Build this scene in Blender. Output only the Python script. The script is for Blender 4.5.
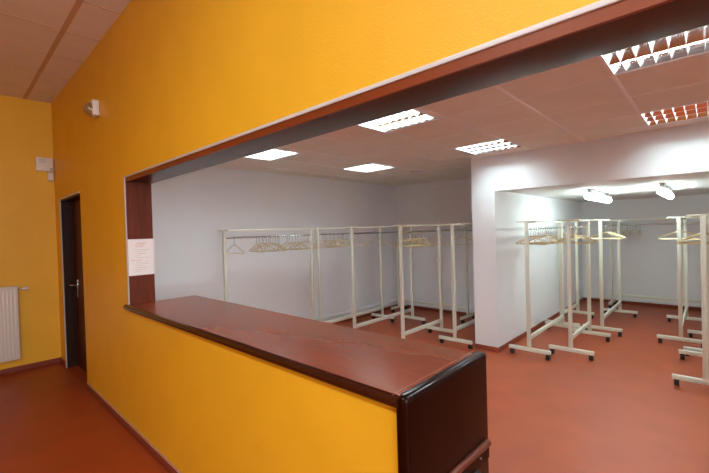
import bpy, bmesh, math, random
from mathutils import Vector, Matrix
random.seed(7)
SC = bpy.context.scene
for o in list(bpy.data.objects): bpy.data.objects.remove(o)
C = SC.collection

# ------------------------------------------------------------ camera
F_PX, W_PX = 384.107, 709
yaw, pitch, roll = (math.radians(a) for a in (43.046, -0.829, -1.672))
fw = Vector((-math.sin(yaw)*math.cos(pitch), math.cos(yaw)*math.cos(pitch), math.sin(pitch)))
r0 = Vector((math.cos(yaw), math.sin(yaw), 0)); u0 = r0.cross(fw)
rt = math.cos(roll)*r0 + math.sin(roll)*u0
up = -math.sin(roll)*r0 + math.cos(roll)*u0
cam = bpy.data.cameras.new('camera'); co = bpy.data.objects.new('camera', cam); C.objects.link(co)
cam.sensor_fit = 'HORIZONTAL'; cam.sensor_width = 36; cam.lens = F_PX/W_PX*36; cam.clip_start = .02
M = Matrix((rt, up, -fw)).transposed().to_4x4(); M.translation = Vector((0, 0, 1.56)); co.matrix_world = M
SC.camera = co

# ------------------------------------------------------------ world, added window light, exposure
w = bpy.data.worlds.new('world'); SC.world = w; w.use_nodes = True
w.node_tree.nodes['Background'].inputs[0].default_value = (.75, .85, 1, 1)
w.node_tree.nodes['Background'].inputs[1].default_value = .6
SC.view_settings.view_transform = 'Standard'; SC.view_settings.look = 'None'
SC.view_settings.gamma = 1; SC.view_settings.use_curve_mapping = False
SC.view_settings.exposure = 0.08
def area(name, loc, rot, sx, sy, power, col=(1, 1, 1)):
    l = bpy.data.lights.new(name, 'AREA'); l.shape = 'RECTANGLE'; l.size = sx; l.size_y = sy
    l.energy = power; l.color = col
    o = bpy.data.objects.new(name, l); C.objects.link(o); o.location = loc; o.rotation_euler = rot
    return o
STAND_IN_POWER, LOBBY_FILL, CLOAK_LAMP, BATTEN = 112, 40, 17, 24
area('flash_stand_in', (2.97, -.45, 1.75), (math.radians(90), 0, math.radians(90)), 2.1, 1.5, STAND_IN_POWER, (.93, .97, 1))  # unseen light added at a made-up window, in place of bounced flash

# ------------------------------------------------------------ materials
def nodes(name):
    m = bpy.data.materials.new(name); m.use_nodes = True
    nt = m.node_tree; return m, nt, nt.nodes['Principled BSDF']
def mat(name, col, rough=.6, metal=0, spec=.5, noise=0, nscale=8, stretch=None, bump=0, bscale=60, coat=0, col2=None):
    m, nt, b = nodes(name)
    b.inputs['Base Color'].default_value = (*col, 1); b.inputs['Roughness'].default_value = rough
    b.inputs['Metallic'].default_value = metal; b.inputs['Specular IOR Level'].default_value = spec
    b.inputs['Coat Weight'].default_value = coat; b.inputs['Coat Roughness'].default_value = .12
    tc = nt.nodes.new('ShaderNodeTexCoord')
    if noise or col2:
        mp = nt.nodes.new('ShaderNodeMapping'); nt.links.new(tc.outputs['Object'], mp.inputs['Vector'])
        if stretch: mp.inputs['Scale'].default_value = stretch
        n = nt.nodes.new('ShaderNodeTexNoise'); n.inputs['Scale'].default_value = nscale; n.inputs['Detail'].default_value = 6
        nt.links.new(mp.outputs[0], n.inputs['Vector'])
        rmp = nt.nodes.new('ShaderNodeValToRGB'); nt.links.new(n.outputs['Fac'], rmp.inputs['Fac'])
        c2 = col2 or tuple(min(1, c*(1+noise)) for c in col); c1 = tuple(c*(1-noise) for c in col)
        rmp.color_ramp.elements[0].position = .3; rmp.color_ramp.elements[1].position = .7
        rmp.color_ramp.elements[0].color = (*c1, 1); rmp.color_ramp.elements[1].color = (*c2, 1)
        nt.links.new(rmp.outputs['Color'], b.inputs['Base Color'])
    if bump:
        n2 = nt.nodes.new('ShaderNodeTexNoise'); n2.inputs['Scale'].default_value = bscale; n2.inputs['Detail'].default_value = 3
        nt.links.new(tc.outputs['Object'], n2.inputs['Vector'])
        bp = nt.nodes.new('ShaderNodeBump'); bp.inputs['Strength'].default_value = bump; bp.inputs['Distance'].default_value = .004
        nt.links.new(n2.outputs['Fac'], bp.inputs['Height']); nt.links.new(bp.outputs[0], b.inputs['Normal'])
    return m
def emis(name, col, s):
    m, nt, b = nodes(name)
    b.inputs['Base Color'].default_value = (*col, 1)
    b.inputs['Emission Color'].default_value = (*col, 1); b.inputs['Emission Strength'].default_value = s
    return m
ORANGE = mat('orange_woven_paint', (.84, .485, .02), .5, spec=.5, noise=.04, nscale=3, bump=.35, bscale=140)
WHITE = mat('pale_lilac_white_paint', (.87, .885, .91), .6, spec=.3, noise=.015, nscale=2, bump=.1, bscale=90)
TILE = mat('ceiling_tile', (.86, .84, .74), .85, spec=.2, noise=.03, nscale=5, bump=.2, bscale=200)
GRIDM = mat('ceiling_grid_paint', (.93, .92, .90), .3)
GAP = mat('brown_shadow_gap', (.58, .40, .28), .7)
ALC_CEIL = mat('white_ceiling_paint', (.82, .82, .8), .7)
FLOOR = mat('terracotta_vinyl', (.32, .055, .013), .45, spec=.5, noise=.09, nscale=3.5, bump=.08, bscale=25)
SKIRT = mat('red_brown_skirting', (.23, .05, .03), .4)
WOOD = mat('mahogany_lacquer', (.13, .026, .009), .36, spec=.32, noise=.18, nscale=5, stretch=(.5, 5, 5), coat=.0)
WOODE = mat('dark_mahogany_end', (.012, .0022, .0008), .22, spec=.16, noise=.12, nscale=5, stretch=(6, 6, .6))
NOSE = mat('dark_lacquered_nosing', (.040, .0085, .004), .16, spec=.45)
WOODTOP = mat('worn_mahogany_worktop', (.235, .043, .011), .27, spec=.27, noise=.08, nscale=7, stretch=(.6, 5, 5), coat=0)
WOODV = mat('mahogany_vertical', (.125, .027, .012), .42, spec=.25, noise=.25, nscale=5, stretch=(6, 6, .6))
DOORM = mat('dark_brown_door', (.030, .014, .009), .45, spec=.12, noise=.15, nscale=5, stretch=(5, 5, .5))
DOORRED = mat('red_brown_door', (.07, .014, .010), .45, spec=.15, noise=.15, nscale=5, stretch=(5, 5, .5))
ALU = mat('white_metal_bead', (.62, .65, .70), .35, spec=.5)
CREAM = mat('cream_enamelled_steel', (.73, .73, .63), .38, spec=.5)
CHROME = mat('dull_chrome', (.55, .57, .56), .25, metal=1)
BRASS = mat('pale_brass_wire', (.60, .48, .28), .3, metal=.5)
BLACK = mat('black_rubber', (.012, .012, .014), .45)
PLASTIC = mat('white_plastic', (.78, .76, .76), .4)
GREYP = mat('grey_plastic', (.4, .39, .38), .45)
GLASSD = mat('dark_smoked_dome', (.30, .17, .07), .08, spec=.8, coat=.8)
RADM = mat('white_radiator_enamel', (.78, .76, .75), .35)
PAPER = mat('white_paper', (.92, .94, .97), .7)
INK = mat('grey_print', (.60, .60, .62), .8)
REDINK = mat('red_print', (.74, .50, .50), .8)
BLADE = mat('white_louvre_blade', (.85, .85, .84), .35)
MIRROR = mat('satin_reflector', (.74, .74, .74), .12, metal=1)

# ------------------------------------------------------------ mesh helpers
def box(bm, x0, x1, y0, y1, z0, z1, bev=0, seg=3):
    vs = [bm.verts.new((x, y, z)) for x in (x0, x1) for y in (y0, y1) for z in (z0, z1)]
    fs = [(0, 1, 3, 2), (4, 6, 7, 5), (0, 4, 5, 1), (2, 3, 7, 6), (0, 2, 6, 4), (1, 5, 7, 3)]
    fl = [bm.faces.new([vs[i] for i in f]) for f in fs]
    if bev:
        es = list({e for f in fl for e in f.edges})
        bmesh.ops.bevel(bm, geom=es, offset=bev, segments=seg, profile=.5, affect='EDGES')
def tube(bm, pts, r, n=8, closed=False):
    pts = [Vector(p) for p in pts]; rings = []; N = len(pts); pu = None
    for i, p in enumerate(pts):
        if closed: d = (pts[(i+1) % N]-pts[i-1])
        else: d = pts[min(i+1, N-1)]-pts[max(i-1, 0)]
        d.normalize()
        a = d.orthogonal().normalized() if pu is None else (pu-d*pu.dot(d)).normalized()
        pu = a; b = d.cross(a)
        rings.append([bm.verts.new(p+a*r*math.cos(2*math.pi*k/n)+b*r*math.sin(2*math.pi*k/n)) for k in range(n)])
    for i in range(N if closed else N-1):
        A, B = rings[i], rings[(i+1) % N]
        for k in range(n): bm.faces.new((A[k], A[(k+1) % n], B[(k+1) % n], B[k]))
    if not closed:
        bm.faces.new(rings[0][::-1]); bm.faces.new(rings[-1])
def lathe(bm, prof, mtx, n=24):
    """prof: (radius, height) pairs turned about local z"""
    rings = []
    for r, h in prof:
        if r < 1e-6: rings.append([bm.verts.new(mtx @ Vector((0, 0, h)))])
        else: rings.append([bm.verts.new(mtx @ Vector((r*math.cos(2*math.pi*k/n), r*math.sin(2*math.pi*k/n), h))) for k in range(n)])
    for A, B in zip(rings, rings[1:]):
        for k in range(n):
            a = [A[k % len(A)], A[(k+1) % len(A)], B[(k+1) % len(B)], B[k % len(B)]]
            u = []
            for q in a:
                if q not in u: u.append(q)
            if len(u) >= 3: bm.faces.new(u)
    for R_ in (rings[0], rings[-1]):
        if len(R_) > 1: bm.faces.new(R_)
def obj(name, bm, m, parent=None, smooth=False, kind=None, label=None):
    bmesh.ops.recalc_face_normals(bm, faces=bm.faces)
    me = bpy.data.meshes.new(name); bm.to_mesh(me); bm.free(); me.materials.append(m)
    if smooth:
        for p in me.polygons: p.use_smooth = True
        me.set_sharp_from_angle(angle=math.radians(40))
    o = bpy.data.objects.new(name, me); C.objects.link(o)
    if parent: o.parent = parent
    if kind: o['kind'] = kind
    if label: o['label'] = label
    return o
def bxo(name, dims, m, parent=None, bev=0, kind=None, label=None, seg=3):
    bm = bmesh.new(); box(bm, *dims, bev=bev, seg=seg); return obj(name, bm, m, parent, smooth=bev > 0, kind=kind, label=label)
def boxes(name, lst, m, parent=None, bev=0, kind=None, label=None):
    bm = bmesh.new()
    for d in lst: box(bm, *d, bev=bev, seg=2)
    return obj(name, bm, m, parent, smooth=bev > 0, kind=kind, label=label)
def thing(name, label, cat, loc=(0, 0, 0), rz=0, group=None):
    o = bpy.data.objects.new(name, None); C.objects.link(o); o.empty_display_size = .1
    o.location = loc; o.rotation_euler = (0, 0, rz); o['label'] = label; o['category'] = cat
    if group: o['group'] = group
    return o
def dup(root, loc, rz, label, group=None):
    r = root.copy(); C.objects.link(r); r.location = loc; r.rotation_euler = (0, 0, rz); r['label'] = label
    if group: r['group'] = group
    elif 'group' in r: del r['group']
    for ch in list(root.children):
        c = ch.copy(); C.objects.link(c); c.parent = r
        for g in ch.children:
            d = g.copy(); C.objects.link(d); d.parent = c
    return r

# ------------------------------------------------------------ measures of the place
YW, YW2 = .981, 1.165            # dividing wall, lobby face and cloakroom face
XL, XR = -6.08, 3.0              # lobby side walls
YBK = -4.5                       # lobby wall behind the camera
ZL, ZC, ZA = 3.276, 2.44, 2.0    # ceilings
XD0, XD1, ZD = -5.75, -4.785, 2.036
XJ, XE = -3.34, -.700            # hatch jamb, counter end
ZO = 2.024
XJR = 1.9
XW, XCR = -4.68, 2.6             # cloakroom side walls
YB, YC, YA = 6.29, 4.66, 8.94
XC, XA = -2.267, -1.967

# ------------------------------------------------------------ shell
bm = bmesh.new(); box(bm, XL-.2, XR+.2, YBK-.2, YA+.2, -.1, 0); obj('floor', bm, FLOOR, kind='structure')
CLOAK_LAMPS = [(-3.60, 2.465), (-3.53, 4.14), (-1.865, 2.465), (-1.80, 4.14), (-.145, 2.465), (-.145, 4.14), (1.56, 2.465), (1.56, 4.14)]
LOBBY_FILLS = [(-1.0, -1.1), (.3, -1.1)]  # opal panels added out of view to imitate flash bounced off the ceiling
def slab(x0, x1, y0, y1, z0, z1, holes, r=.284):
    """a ceiling slab left open where the recessed lamps sit"""
    hs = [(hx-r, hx+r, hy-r, hy+r) for hx, hy in holes]
    xs = sorted({x0, x1, *[v for h in hs for v in h[:2]]}); ys = sorted({y0, y1, *[v for h in hs for v in h[2:]]})
    out = []
    for ya, yb in zip(ys, ys[1:]):
        run = None
        for xa, xb in zip(xs, xs[1:]):
            cx, cy = (xa+xb)/2, (ya+yb)/2
            if any(h[0] < cx < h[1] and h[2] < cy < h[3] for h in hs):
                if run: out.append((run[0], run[1], ya, yb, z0, z1)); run = None
            else: run = (run[0], xb) if run else (xa, xb)
        if run: out.append((run[0], run[1], ya, yb, z0, z1))
    return out
boxes('ceiling', slab(XL-.2, XR+.2, YBK-.2, YW2, ZL, ZL+.09, LOBBY_FILLS), mat('lobby_ceiling_tile', (.80, .74, .76), .85, spec=.2, noise=.03, nscale=5, bump=.2, bscale=200), kind='structure')
boxes('ceiling', slab(XW-.2, XCR+.2, YW2, YC+.1, ZC, ZC+.09, CLOAK_LAMPS) + [(XW-.2, XC+.05, YC+.1, YB+.2, ZC, ZC+.09)], TILE, kind='structure')
bxo('ceiling', (XA-.05, XCR+.2, YC+.12, YA+.2, ZA+.012, ZA+.1), ALC_CEIL, kind='structure')
# dividing wall: orange skin towards the lobby, pale skin towards the cloakroom
def front_skin(y0, y1, ztop, xl, xr):
    return [(xl, XD0, y0, y1, 0, ztop), (XD0, XD1, y0, y1, ZD, ztop), (XD1, XJ-.012, y0, y1, 0, ztop),
            (XJ-.012, XJR, y0, y1, ZO, ztop), (XJR, xr, y0, y1, 0, ztop), (XJ-.012, XE-.050, y0, y1, 0, .992)]
boxes('wall_front', front_skin(YW, YW+.1, ZL+.05, XL-.1, XR+.1), ORANGE, kind='structure')
boxes('wall_front', front_skin(YW+.1, YW2, ZL+.05, XL-.1, XR+.1), WHITE, kind='structure')
bxo('wall_left', (XL-.1, XL, YBK, YW, 0, ZL+.05), ORANGE, kind='structure')
boxes('wall_right', [(XR, XR+.1, YBK, -1.55, 0, ZL+.05), (XR, XR+.1, .65, YW, 0, ZL+.05),
                     (XR, XR+.1, -1.55, .65, 0, .95), (XR, XR+.1, -1.55, .65, 2.55, ZL+.05)], ORANGE, kind='structure')
bxo('wall_back', (XL, XR, YBK-.1, YBK, 0, ZL+.05), ORANGE, kind='structure')
boxes('added_window_1', [(XR+.02, XR+.08, -1.55, .65, .95, 1.01), (XR+.02, XR+.08, -1.55, .65, 2.49, 2.55), (XR+.02, XR+.08, -1.55, -1.49, 1.01, 2.49),
                   (XR+.02, XR+.08, .59, .65, 1.01, 2.49), (XR+.02, XR+.08, -.48, -.42, 1.01, 2.49)], ALU, kind='structure')  # made-up window frame around the added light
bxo('wall_cloakroom_left', (XW-.1, XW, YW2, YB, 0, ZC+.05), WHITE, kind='structure')
bxo('wall_cloakroom_right', (XCR, XCR+.1, YW2, YA, 0, ZC+.05), WHITE, kind='structure')
bxo('wall_cloakroom_back', (XW, XC, YB, YB+.1, 0, ZC+.05), WHITE, kind='structure')
bxo('wall_alcove_left', (XC, XA, YC, YA, 0, ZC+.05), WHITE, kind='structure')
bxo('wall_alcove_beam', (XA, XCR, YC, YC+.12, ZA, ZC+.05), WHITE, kind='structure')
bxo('wall_alcove_back', (XA, XCR, YA, YA+.1, 0, ZA+.05), WHITE, kind='structure')

def skirt(name, d): bxo(name, d, SKIRT, kind='structure', bev=.003)
t = .012
boxes('baseboard_front', [(XD1, XE-.050, YW-t, YW, 0, .066), (XL, XD0-.02, YW-t, YW, 0, .066)], SKIRT, kind='structure', bev=.003)
boxes('trim_1', [(XD1, XE-.050, YW-t-.0008, YW, .063, .0675)], mat('pale_skirting_edge', (.42, .25, .22), .5), kind='structure')
skirt('baseboard_left', (XL, XL+t, YBK, YW-t, 0, .066))
skirt('baseboard_cloakroom_left', (XW, XW+t, YW2, YB, 0, .06))
skirt('baseboard_cloakroom_back', (XW+t, XC, YB-t, YB, 0, .06))
boxes('baseboard_alcove', [(XC, XA+t, YC-t, YC, 0, .06), (XA, XA+t, YC, YA, 0, .06), (XA+t, XCR, YA-t, YA, 0, .06), (XCR-t, XCR, YW2, YA-t, 0, .06)],
      mat('red_skirting', (.24, .045, .022), .4), kind='structure')
# pale trunking just above the skirting
bxo('trim_2', (XW, XW+.028, YW2, YB, .062, .165), WHITE, kind='structure', bev=.004)
bxo('trim_3', (XW+.03, XC, YB-.028, YB, .062, .165), WHITE, kind='structure', bev=.004)
bxo('trim_4', (XA, XCR, YA-.035, YA, .062, .178), WHITE, kind='structure', bev=.006)

# ceiling grids
def cut(lst, holes, r=.287):
    """drop the stretches of grid bar that would cross a lamp opening"""
    out = []
    for x0, x1, y0, y1, z0, z1 in lst:
        alongx = x1-x0 > y1-y0; c = (y0+y1)/2 if alongx else (x0+x1)/2
        segs = [(x0, x1)] if alongx else [(y0, y1)]
        for hx_, hy_ in holes:
            p, q = (hx_, hy_) if alongx else (hy_, hx_)
            if abs(c-q) < r-.02:
                segs = [t_ for a_, b_ in segs for t_ in ((a_, min(b_, p-r)), (max(a_, p+r), b_)) if t_[1]-t_[0] > .01]
        out += [(a_, b_, y0, y1, z0, z1) if alongx else (x0, x1, a_, b_, z0, z1) for a_, b_ in segs]
    return out
G = .558; gx = [-.424+G*k for k in range(-7, 6)]; gy = [2.76-G*3+G*k for k in range(0, 8)]
lst = [(x-.010, x+.010, YW2, YC if x > XC else YB, ZC-.003, ZC) for x in gx if XW < x < XCR]
obj_ = boxes('trim_5', cut(lst, CLOAK_LAMPS), GRIDM, kind='structure')
lst = [(XW, XCR, y-.005, y+.005, ZC-.002, ZC) for y in gy if YW2 < y < YC] + [(XW, XC, y-.005, y+.005, ZC-.002, ZC) for y in (2.76+G*4, 2.76+G*5)]
boxes('trim_6', cut(lst, CLOAK_LAMPS), GRIDM, kind='structure')
lx = [-3.885+.583*k for k in range(-4, 12)]
boxes('trim_7', cut([(XL, XR, y-.018, y+.018, ZL-.004, ZL) for y in (.725, -.475, -1.675, -2.875)], LOBBY_FILLS), GAP, kind='structure')
boxes('trim_8', cut([(x-.004, x+.004, YBK, YW, ZL-.003, ZL) for x in lx if XL < x < XR], LOBBY_FILLS), GAP, kind='structure')

# ------------------------------------------------------------ hatch opening: lining and bead
bxo('trim_9', (XJ, XJR, YW+.012, YW2+.004, ZO-.031, ZO), mat('shaded_lintel_board', (.06, .018, .007), .34, spec=.28, noise=.15, nscale=5, stretch=(.5, 5, 5)), kind='structure', bev=.002, label='mahogany lining board under the lintel, coloured as shaded')  # shade under the lintel is mixed into this colour
bxo('trim_13', (XJ, XJR, YW, YW+.012, ZO-.031, ZO), mat('lit_lintel_edge', (.20, .042, .009), .4, spec=.3, noise=.12, nscale=5, stretch=(.5, 5, 5)), kind='structure', label='wooden front edge of the lintel board, coloured as lit')  # same wood as the lining; light on the edge is in its colour
bxo('trim_10', (XJ-.012, XJ, YW+.004, YW2+.004, 1.036, ZO-.031), WOODV, kind='structure')
bxo('trim_11', (XJ-.02, XJR, YW-.006, YW+.001, ZO, ZO+.0145), ALU, kind='structure', bev=.002)
bxo('trim_12', (XJ-.024, XJ-.002, YW-.006, YW+.001, 1.03, ZO+.016), ALU, kind='structure', bev=.002)

# ------------------------------------------------------------ door in the orange wall
d = bxo('door_1', (XD0+.02, XD1, 1.085, 1.125, .008, ZD-.02), DOORRED, kind='structure')
boxes('door_frame', [(XD0, XD0+.018, YW+.004, YW2, 0, ZD), (XD0, XD1, YW+.004, YW2, ZD-.018, ZD), (XD1-.004, XD1+.012, YW+.004, YW2, 0, ZD),
                     (XD0+.018, XD0+.035, 1.065, YW2, 0, ZD-.018)], DOORM, d)
boxes('architrave', [(XD0-.022, XD0, YW-.008, YW+.004, 0, ZD+.018), (XD0-.022, XD1+.004, YW-.008, YW+.004, ZD, ZD+.018)], ALU, d)
hx = XD0+.16
h = bxo('door_handle', (hx, hx+.035, 1.078, 1.0855, .86, 1.075), CHROME, d, bev=.003)
bm = bmesh.new(); tube(bm, [(hx+.017, 1.08, 1.01), (hx+.017, 1.035, 1.01), (hx+.005, 1.028, 1.01), (hx-.10, 1.028, 1.01)], .009, 10)
obj('lever', bm, CHROME, h, True)
bm = bmesh.new(); lathe(bm, [(.012, 0), (.012, .006), (0, .006)], Matrix.Translation((hx+.017, 1.078, .90)) @ Matrix.Rotation(math.pi/2, 4, 'X'), 14); obj('key_cylinder', bm, CHROME, h, True)
bxo('threshold', (XD0, XD1, YW, YW2, 0, .004), FLOOR, d)

# ------------------------------------------------------------ counter
ct = thing('reception_counter', 'long dark mahogany counter top on the orange half wall with waterfall end panel', 'counter', (-2.0, 1.25, 0))
def rel(d, p=(-2.0, 1.25, 0)): return (d[0]-p[0], d[1]-p[0], d[2]-p[1], d[3]-p[1], d[4]-p[2], d[5]-p[2])
bm = bmesh.new()
# worktop: rounded front nosing, swept along x
prof = [(.975, .992), (.962, .993), (.953, .999), (.948, 1.008), (.947, 1.016), (.950, 1.026), (.957, 1.033), (.967, 1.036),
        (1.495, 1.036), (1.507, 1.032), (1.513, 1.022), (1.513, 1.006), (1.505, .996), (1.49, .992)]
def sweep(bm, prof, x0, x1):
    A = [bm.verts.new((x0+2.0, y-1.25, z)) for y, z in prof]; B = [bm.verts.new((x1+2.0, y-1.25, z)) for y, z in prof]
    n = len(prof)
    for k in range(n): bm.faces.new((A[k], A[(k+1) % n], B[(k+1) % n], B[k]))
    bm.faces.new(A[::-1]); bm.faces.new(B)
sweep(bm, [(.968, .992), (.968, 1.036)]+prof[8:], XJ, XE-.03)
nose = [(.968, .992)]+prof[1:7]+[(.968, 1.036)]
wt = obj('worktop', bm, WOODTOP, ct, True)
bm = bmesh.new(); sweep(bm, nose, XJ-.045, XE-.03)
obj('front_nosing', bm, NOSE, ct, True, label='dark glossy rounded front edge')
bxo('end_seam', rel((XE-.0515, XE-.050, .96, 1.53, 1.03, 1.0368)), mat('pale_seam', (.35, .15, .08), .4), wt)
bxo('end_panel', rel((XE-.050, XE, .962, 1.55, 0, 1.037)), WOODE, ct, bev=.02, seg=6, label='dark mahogany end panel with rounded edges')
bm = bmesh.new()
tube(bm, [(-.692+2, 1.515-1.25, .668), (-.700+2, 1.0-1.25, .676)], .014, 14)
rl = obj('rail', bm, WOODV, ct, True)
boxes('backing_strip', [rel((XE-.001, XE+.006, 1.0, 1.53, .60, .655))], WOODE, rl)
b = boxes('bracket', [rel((XE, XE+.02, 1.36, 1.42, .52, .60))], BLACK, ct, bev=.004)
bxo('hinge_clip', rel((XE+.018, XE+.03, 1.375, 1.395, .48, .565)), CHROME, b, bev=.003, label='small metal clip below the rail')
bm = bmesh.new(); tube(bm, [(-.684+2, 1.42-1.25, .648), (-.677+2, 1.42-1.25, .646)], .004, 10); obj('screw', bm, CHROME, rl, True)

# ------------------------------------------------------------ paper notice on the jamb
nt_ = thing('paper_notice', 'white printed paper notice taped on the mahogany jamb above the counter', 'notice', (XJ+.001, 1.078, 1.40))
bxo('sheet', (0, .0012, -.096, .094, -.142, .145), PAPER, nt_)
random.seed(3)
def ink(rows, m, name):
    for z, y0, y1, h in rows:
        l = []; y = y0
        while y < y1-.006:
            e = min(y1, y+random.uniform(.008, .022)); l.append((.0012, .0015, y, e, z-h/2, z+h/2)); y = e+.004
        boxes(name, l, m, nt_)
ink([(.112, -.03, .045, .006), (.098, -.045, .03, .004), (.086, -.04, .02, .004), (.03, -.03, .03, .004), (-.022, -.075, .0, .004)], REDINK, 'printed_line')
ink([(.06, -.05, .06, .003), (.048, -.04, .04, .003), (.012, -.05, -.01, .003), (-.002, -.04, .05, .003), (-.04, -.04, .05, .003),
     (-.053, -.05, .06, .003), (-.066, -.04, .03, .003), (-.082, -.05, .055, .003), (-.095, -.05, .04, .003), (-.11, -.045, .0, .003)], INK, 'printed_line')

# ------------------------------------------------------------ things on the lobby walls
s = thing('dome_sensor', 'white boxed wall unit with dark glass dome high on the orange wall', 'sensor', (-4.02, YW, 2.715))
bxo('housing', (-.065, .065, -.055, 0, -.068, .068), PLASTIC, s, bev=.012)
bm = bmesh.new(); lathe(bm, [(.056, 0), (.054, .02), (.045, .040), (.025, .055), (0, .060)], Matrix.Translation((0, -.054, -.012)) @ Matrix.Rotation(math.pi/2, 4, 'X'), 28)
gl = obj('glass_dome', bm, GLASSD, s, True)
bm = bmesh.new(); lathe(bm, [(.062, -.002), (.062, .016), (.054, .018), (.054, -.002)], Matrix.Translation((0, -.054, -.012)) @ Matrix.Rotation(math.pi/2, 4, 'X'), 28)
obj('bezel', bm, CHROME, s, True)

a = thing('alarm_panel', 'small white alarm box on the far orange wall beside the corner', 'alarm', (XL, .885, 2.495))
bxo('housing', (0, .045, -.085, .088, -.082, .085), PLASTIC, a, bev=.008)
boxes('grille', [(.045, .0475, -.055, .02, .062-.013*k-.004, .062-.013*k) for k in range(4)], GREYP, a)
boxes('corner_lens', [(.045, .049, .05, .078, -.07, -.04)], GREYP, a, bev=.001)
jb = thing('junction_box', 'tiny pale junction box below the white alarm box', 'electrical box', (XL, .94, 2.355))
bxo('housing', (0, .04, -.025, .03, -.05, .045), PLASTIC, jb, bev=.006)
bxo('cable_gland', (.01, .03, -.012, .014, -.066, -.05), GREYP, jb, bev=.003)

rad = thing('panel_radiator', 'white ribbed panel radiator hanging on the far orange wall at left edge', 'radiator', (XL+.002, .58, 0))
bm = bmesh.new()
box(bm, .04, .105, -1.2, 0, .17, 1.02, bev=.006)
for k in range(36): box(bm, .103, .112, -1.19+.033*k, -1.19+.033*k+.02, .20, .99, bev=.003, seg=2)
obj('radiator_panel', bm, RADM, rad, True)
boxes('top_grille', [(.035, .108, -1.2, .002, 1.018, 1.03)], RADM, rad, bev=.003)
for y in (-.2, -1.0): bxo('wall_bracket', (0, .045, y-.02, y+.02, .3, .9), RADM, rad)
bm = bmesh.new(); tube(bm, [(.07, 0, .99), (.07, .045, .99)], .008, 10); v_ = obj('valve_stem', bm, CHROME, rad, True)
bm = bmesh.new(); lathe(bm, [(.014, 0), (.02, .006), (.021, .05), (.017, .062), (0, .063)], Matrix.Translation((.07, .04, .99)) @ Matrix.Rotation(-math.pi/2, 4, 'X'), 18)
obj('thermostat_head', bm, PLASTIC, rad, True)

# ------------------------------------------------------------ ceiling lamps
EM = emis('fluorescent_tube', (.80, .97, 1), CLOAK_LAMP*4.2)
EML = emis('added_opal_glow', (1, .96, .88), LOBBY_FILL)  # glow of the added lobby panels, which replace bounced flash
def troffer(em, label, group, loc, rz=0, opal=False):
    r = thing('ceiling_light', label, 'ceiling light', loc, rz, group)
    S = .283; hd = .075
    boxes('housing', [(-S, S, -S, S, hd, hd+.008), (-S, -S+.006, -S, S, 0, hd), (S-.006, S, -S, S, 0, hd), (-S, S, -S, -S+.006, 0, hd), (-S, S, S-.006, S, 0, hd)], BLADE, r)
    boxes('frame', [(-S-.004, -S+.014, -S-.004, S+.004, -.005, .003), (S-.014, S+.004, -S-.004, S+.004, -.005, .003),
                    (-S, S, -S-.004, -S+.014, -.005, .003), (-S, S, S-.014, S+.004, -.005, .003)], BLADE, r)
    if opal:
        bxo('diffuser', (-S+.008, S-.008, -S+.008, S-.008, -.012, .004), em, r)
        return r
    for k in range(3):
        yc = (k-1)*.176
        bm = bmesh.new(); tube(bm, [(-S+.012, yc, .052), (S-.012, yc, .052)], .013, 10); obj('fluorescent_tube', bm, em, r, True)
    bm = bmesh.new()
    for k in range(4):                                   # V-section reflectors along the tubes
        yc = (k-1.5)*.176
        h_ = .030 if k in (1, 2) else .022
        lo, hi = .004, h_
        vs = []
        for x in (-S+.008, S-.008):
            vs.append([bm.verts.new((x, max(-S+.007, min(S-.007, yc+dy)), z)) for dy, z in ((-hi, .071), (-lo, -.001), (lo, -.001), (hi, .071))])
        for q in range(4): bm.faces.new((vs[0][q], vs[0][(q+1) % 4], vs[1][(q+1) % 4], vs[1][q]))
    obj('reflector', bm, MIRROR, r)
    lst = []
    for k in range(3):
        yc = (k-1)*.176
        for j in range(7):
            x = -S+.07+j*.0675
            lst.append((x-.0022, x+.0022, yc-.083, yc+.083, .0, .034))
    boxes('louvre', lst, BLADE, r)
    return r
base = None
spots = {
 (0, 0): 'small-looking square louvred ceiling light nearest the left cloakroom wall, beside the wooden lintel',
 (1, 0): 'square louvred ceiling light partly cut by the wooden lintel, middle of the near row',
 (2, 0): 'largest louvred ceiling light at upper right, just behind the wooden lintel',
 (0, 1): 'square louvred ceiling light deepest to the left, in front of the dim back wall',
 (1, 1): 'square louvred ceiling light right beside the corner of the white pillar',
 (2, 1): 'louvred ceiling light at right edge above the alcove beam'}
for n_, (x, y) in enumerate(CLOAK_LAMPS):
    lab = spots.get((n_//2, n_ % 2), 'louvred ceiling light of the cloakroom beyond the right edge of the photo')
    if base is None: base = troffer(EM, lab, 'square louvred ceiling lights of the cloakroom', (x, y, ZC-.001))
    else: dup(base, (x, y, ZC-.001), 0, lab, 'square louvred ceiling lights of the cloakroom')
lb = troffer(EML, 'added opal lobby panel standing in for bounced flash, outside the frame', 'added lobby fill lights', (-1.0, -1.1, ZL-.001), opal=True)
dup(lb, (.3, -1.1, ZL-.001), 0, 'added opal lobby panel standing in for bounced flash, outside the frame', 'added lobby fill lights')

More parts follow.
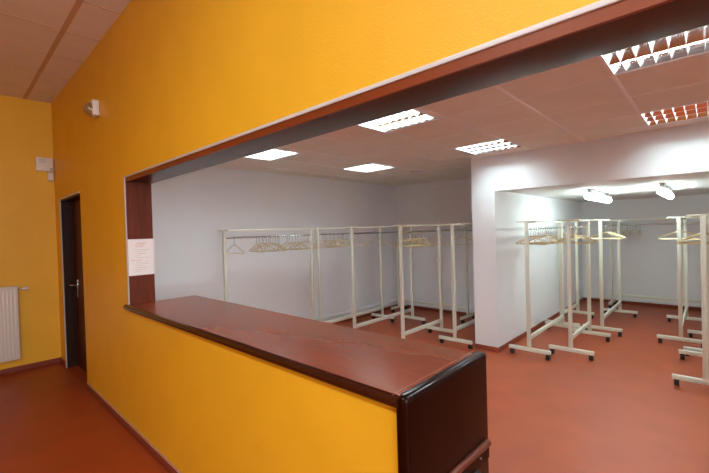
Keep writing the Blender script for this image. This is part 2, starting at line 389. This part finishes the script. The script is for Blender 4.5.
# wall-less batten lights under the alcove ceiling
EB = emis('batten_glow', (.82, 1, .98), BATTEN)
def batten(label, loc):
    r = thing('batten_light', label, 'ceiling light', loc, 0, 'rounded tube lights under the alcove ceiling')
    L = .70
    bxo('base', (-.035, .035, -L+.02, L-.02, -.022, .0), PLASTIC, r, bev=.006)
    for y in (-L+.14, L-.14): bxo('spacer', (-.02, .02, y-.03, y+.03, -.004, .041), GREYP, r)
    bm = bmesh.new()
    prof_ = []; n = 8
    pts = []
    for k in range(n+1): a = math.pi/2*k/n; pts.append((.042*math.sin(a), -L+.042*(1-math.cos(a))))
    for k in range(n+1): a = math.pi/2*k/n; pts.append((.042*math.cos(a), L-.042+.042*math.sin(a)))
    lathe(bm, pts, Matrix.Translation((0, 0, -.058)) @ Matrix.Rotation(-math.pi/2, 4, 'X'), 20)
    obj('diffuser', bm, EB, r, True)
    bm = bmesh.new(); lathe(bm, [(.044, 0), (.050, .01), (.050, .08), (.044, .09)], Matrix.Translation((0, -L+.10, -.045)) @ Matrix.Rotation(-math.pi/2, 4, 'X'), 20)
    obj('end_collar', bm, GREYP, r, True, label='grey collar near the front end')
    return r
b1 = batten('glowing rounded tube light left of the two under the alcove ceiling', (-1.16, 6.28, ZA-.028))
b2 = dup(b1, (-.43, 6.28, ZA-.028), 0, 'glowing rounded tube light right of the two under the alcove ceiling', 'rounded tube lights under the alcove ceiling')

sd = thing('smoke_detector', 'small round white smoke detector on the dim part of the cloakroom ceiling', 'smoke detector', (-3.31, 4.98, ZC))
bm = bmesh.new(); lathe(bm, [(.08, 0), (.08, -.012), (.06, -.026), (0, -.03)], Matrix.Identity(4), 24); obj('cover', bm, PLASTIC, sd, True)
bm = bmesh.new(); lathe(bm, [(.09, 0), (.09, -.005), (.07, -.007)], Matrix.Identity(4), 24); obj('mounting_ring', bm, GREYP, sd, True)

# ------------------------------------------------------------ coat racks
HR = 1.62
def make_rack(L, label, loc, rz=0):
    """length along local y, from 0 (front) to L; feet along local x"""
    r = thing('coat_rack', label, 'coat rack', loc, rz, 'cream rolling coat racks')
    for y in (0, L):
        p = bxo('post', (-.021, .021, y-.015, y+.015, .07, HR-.015), CREAM, r, bev=.003, seg=2)
        f = bxo('foot', (-.238, .238, y-.018, y+.018, .066, .108), CREAM, r, bev=.003, seg=2)
        for sx in (-1, 1):
            bm = bmesh.new(); x = sx*.205
            lathe(bm, [(.012, -.019), (.028, -.019), (.031, -.013), (.031, .013), (.028, .019), (.012, .019)], Matrix.Translation((x, y+.012, .031)) @ Matrix.Rotation(math.pi/2, 4, 'Y'), 16)
            box(bm, x-.017, x+.017, y-.014, y+.02, .045, .067, bev=.004, seg=2)
            obj('caster', bm, BLACK, f, True)
        bxo('top_crosspiece', (-.115, .115, y-.014, y+.014, HR-.018, HR), CREAM, r, bev=.003, seg=2)
    bxo('bottom_bar', (-.013, .013, .016, L-.016, .198, .246), CREAM, r, bev=.003, seg=2)
    bxo('top_bar', (-.016, .016, .014, L-.014, HR-.024, HR-.002), CREAM, r, bev=.003, seg=2)
    bm = bmesh.new(); tube(bm, [(0, .015, 1.522), (0, L-.015, 1.522)], .011, 12); obj('hanging_rail', bm, CHROME, r, True)
    return r
LL, LS = 1.415, .95
first_rack = make_rack(1.325, 'long cream coat rack along the left wall, first beyond the counter', (-4.17, 2.235, 0))
long_rack = make_rack(LL, 'second long cream coat rack along the left wall, before the back corner', (-4.17, 3.695, 0))
short_rack = make_rack(LS, 'short cream coat rack of the left group, near post just behind the counter edge', (-2.91, 3.97, 0))
R_ = {}
R_['T'] = (-4.17, 2.235, 0, 1.325); R_['S'] = (-4.17, 3.695, 0, LL); R_['Q'] = (-2.91, 3.97, 0, LS)
def rack(key, x, y, L, label, rz=0):
    dup(long_rack if L == LL else short_rack, (x, y, 0), rz, label, 'cream rolling coat racks'); R_[key] = (x, y, rz, L)
rack('P', -3.68, 3.89, LL, 'long cream coat rack with an almost empty rail, one row out from the left wall')
rack('R', -2.507, 4.57, LL, 'cream coat rack right beside the left side of the white pillar')
rack('U', -4.42, 5.93, LL, 'cream coat rack set crosswise against the dim back wall', -math.pi/2)
rack('A', -1.62, 4.73, LL, 'long cream coat rack standing at the alcove entrance along its left wall')
rack('D', -1.68, 6.30, LS, 'short cream coat rack behind the first one along the alcove left wall')
rack('B', -1.24, 5.00, LS, 'short cream coat rack second from the alcove left wall, at the front')
rack('C', -1.16, 6.31, LL, 'long cream coat rack behind the short one, middle of the alcove')
rack('F', -1.40, 8.52, LL, 'cream coat rack set crosswise against the alcove back wall', -math.pi/2)
rack('G', -.31, 6.26, LL, 'long cream coat rack standing free on the right, beyond the bare patch of floor')
rack('H', -.065, 4.71, LS, 'nearest cream coat rack at the right edge of the photo')
rack('I', -.03, 5.83, LS, 'cream coat rack at the right edge directly behind the nearest one')

# ------------------------------------------------------------ hangers (hang from the rails, each its own thing)
def make_hanger(label, group):
    r = thing('coat_hanger', label, 'hanger', (0, 0, 0), 0, group)
    bm = bmesh.new()
    pts = []
    for k in range(9):
        a = math.radians(200-k*30) if k < 8 else math.radians(-40)
        pts.append((.017*math.cos(a)*1.0, 0, .004+.017*math.sin(a)))
    pts = [(.017*math.cos(math.radians(t_)), 0, -.001+.0165*math.sin(math.radians(t_))) for t_ in range(190, -41, -23)]
    pts += [(0, 0, -.032), (0, 0, -.085)]
    tube(bm, pts, .0030, 6); obj('hook', bm, CHROME, r, True)
    bm = bmesh.new()
    tri = [(0, 0, -.083), (-.05, 0, -.095), (-.205, 0, -.165), (-.212, 0, -.175), (-.20, 0, -.182), (.20, 0, -.182), (.212, 0, -.175), (.205, 0, -.165), (.05, 0, -.095)]
    tube(bm, tri, .0042, 6, closed=True); obj('wire_frame', bm, BRASS, r, True)
    return r
proto = [None]
random.seed(11)
def hang(key, s_, turn, label, group):
    x, y, rz, L = R_[key]
    px, py = x - math.sin(rz)*s_, y + math.cos(rz)*s_
    if proto[0] is None:
        proto[0] = make_hanger(label, group); h = proto[0]; h.location = (px, py, 1.5175); h.rotation_euler = (0, 0, rz+turn)
    else: h = dup(proto[0], (px, py, 1.5175), rz+turn, label, group)
def row(key, items, label, group):
    for s_ in items: hang(key, s_, math.radians(random.uniform(-30, 30)), label, group)
def spread(a, b, n):
    return [a+(b-a)*(k+.5)/n+random.uniform(-.3, .3)*(b-a)/n for k in range(n)]
hang('T', .13, .0, 'single wire hanger at the near end of the first rail by the left wall', 'hangers along the first left rail')
row('T', spread(.42, .80, 11), 'wire hanger in the bunch at the middle of the first rail by the left wall', 'hangers along the first left rail')
row('T', spread(.88, 1.27, 8), 'wire hanger spaced along the far end of the first rail by the left wall', 'hangers along the first left rail')
row('S', spread(.05, .62, 15), 'wire hanger in the dense bunch on the second rail by the left wall', 'hangers along the second left rail')
hang('S', .85, .1, 'lone wire hanger past the dense bunch on the second rail by the left wall', 'hangers along the second left rail')
hang('P', .55, .2, 'lone wire hanger on the otherwise empty rail one row out from the left wall', 'hangers in the left group')
row('Q', spread(.12, .55, 14), 'wire hanger in the crowded bunch on the short rack of the left group', 'hangers in the left group')
hang('Q', .74, .25, 'wire hanger near the far post of the short rack of the left group', 'hangers in the left group')
hang('R', .28, .15, 'lone pale hanger on the rack beside the white pillar', 'hangers in the left group')
row('A', spread(.12, .95, 10), 'wire hanger in the row on the rack at the alcove entrance', 'hangers in the alcove')
row('B', spread(.12, .5, 6), 'wire hanger on the short rack second from the alcove left wall', 'hangers in the alcove')
row('D', spread(.1, .6, 5), 'wire hanger on the rear short rack along the alcove left wall', 'hangers in the alcove')
row('C', spread(.25, .75, 8), 'wire hanger on the long rack in the middle of the alcove', 'hangers in the alcove')
row('F', spread(.12, .45, 10), 'wire hanger bunched on the rail against the alcove back wall', 'hangers in the alcove')
row('G', spread(.06, .5, 6), 'wire hanger on the free-standing rack on the right', 'hangers in the alcove')
row('H', spread(.2, .8, 10), 'wire hanger on the nearest rack at the right edge', 'hangers in the alcove')
row('I', spread(.2, .8, 8), 'wire hanger on the second rack at the right edge', 'hangers in the alcove')
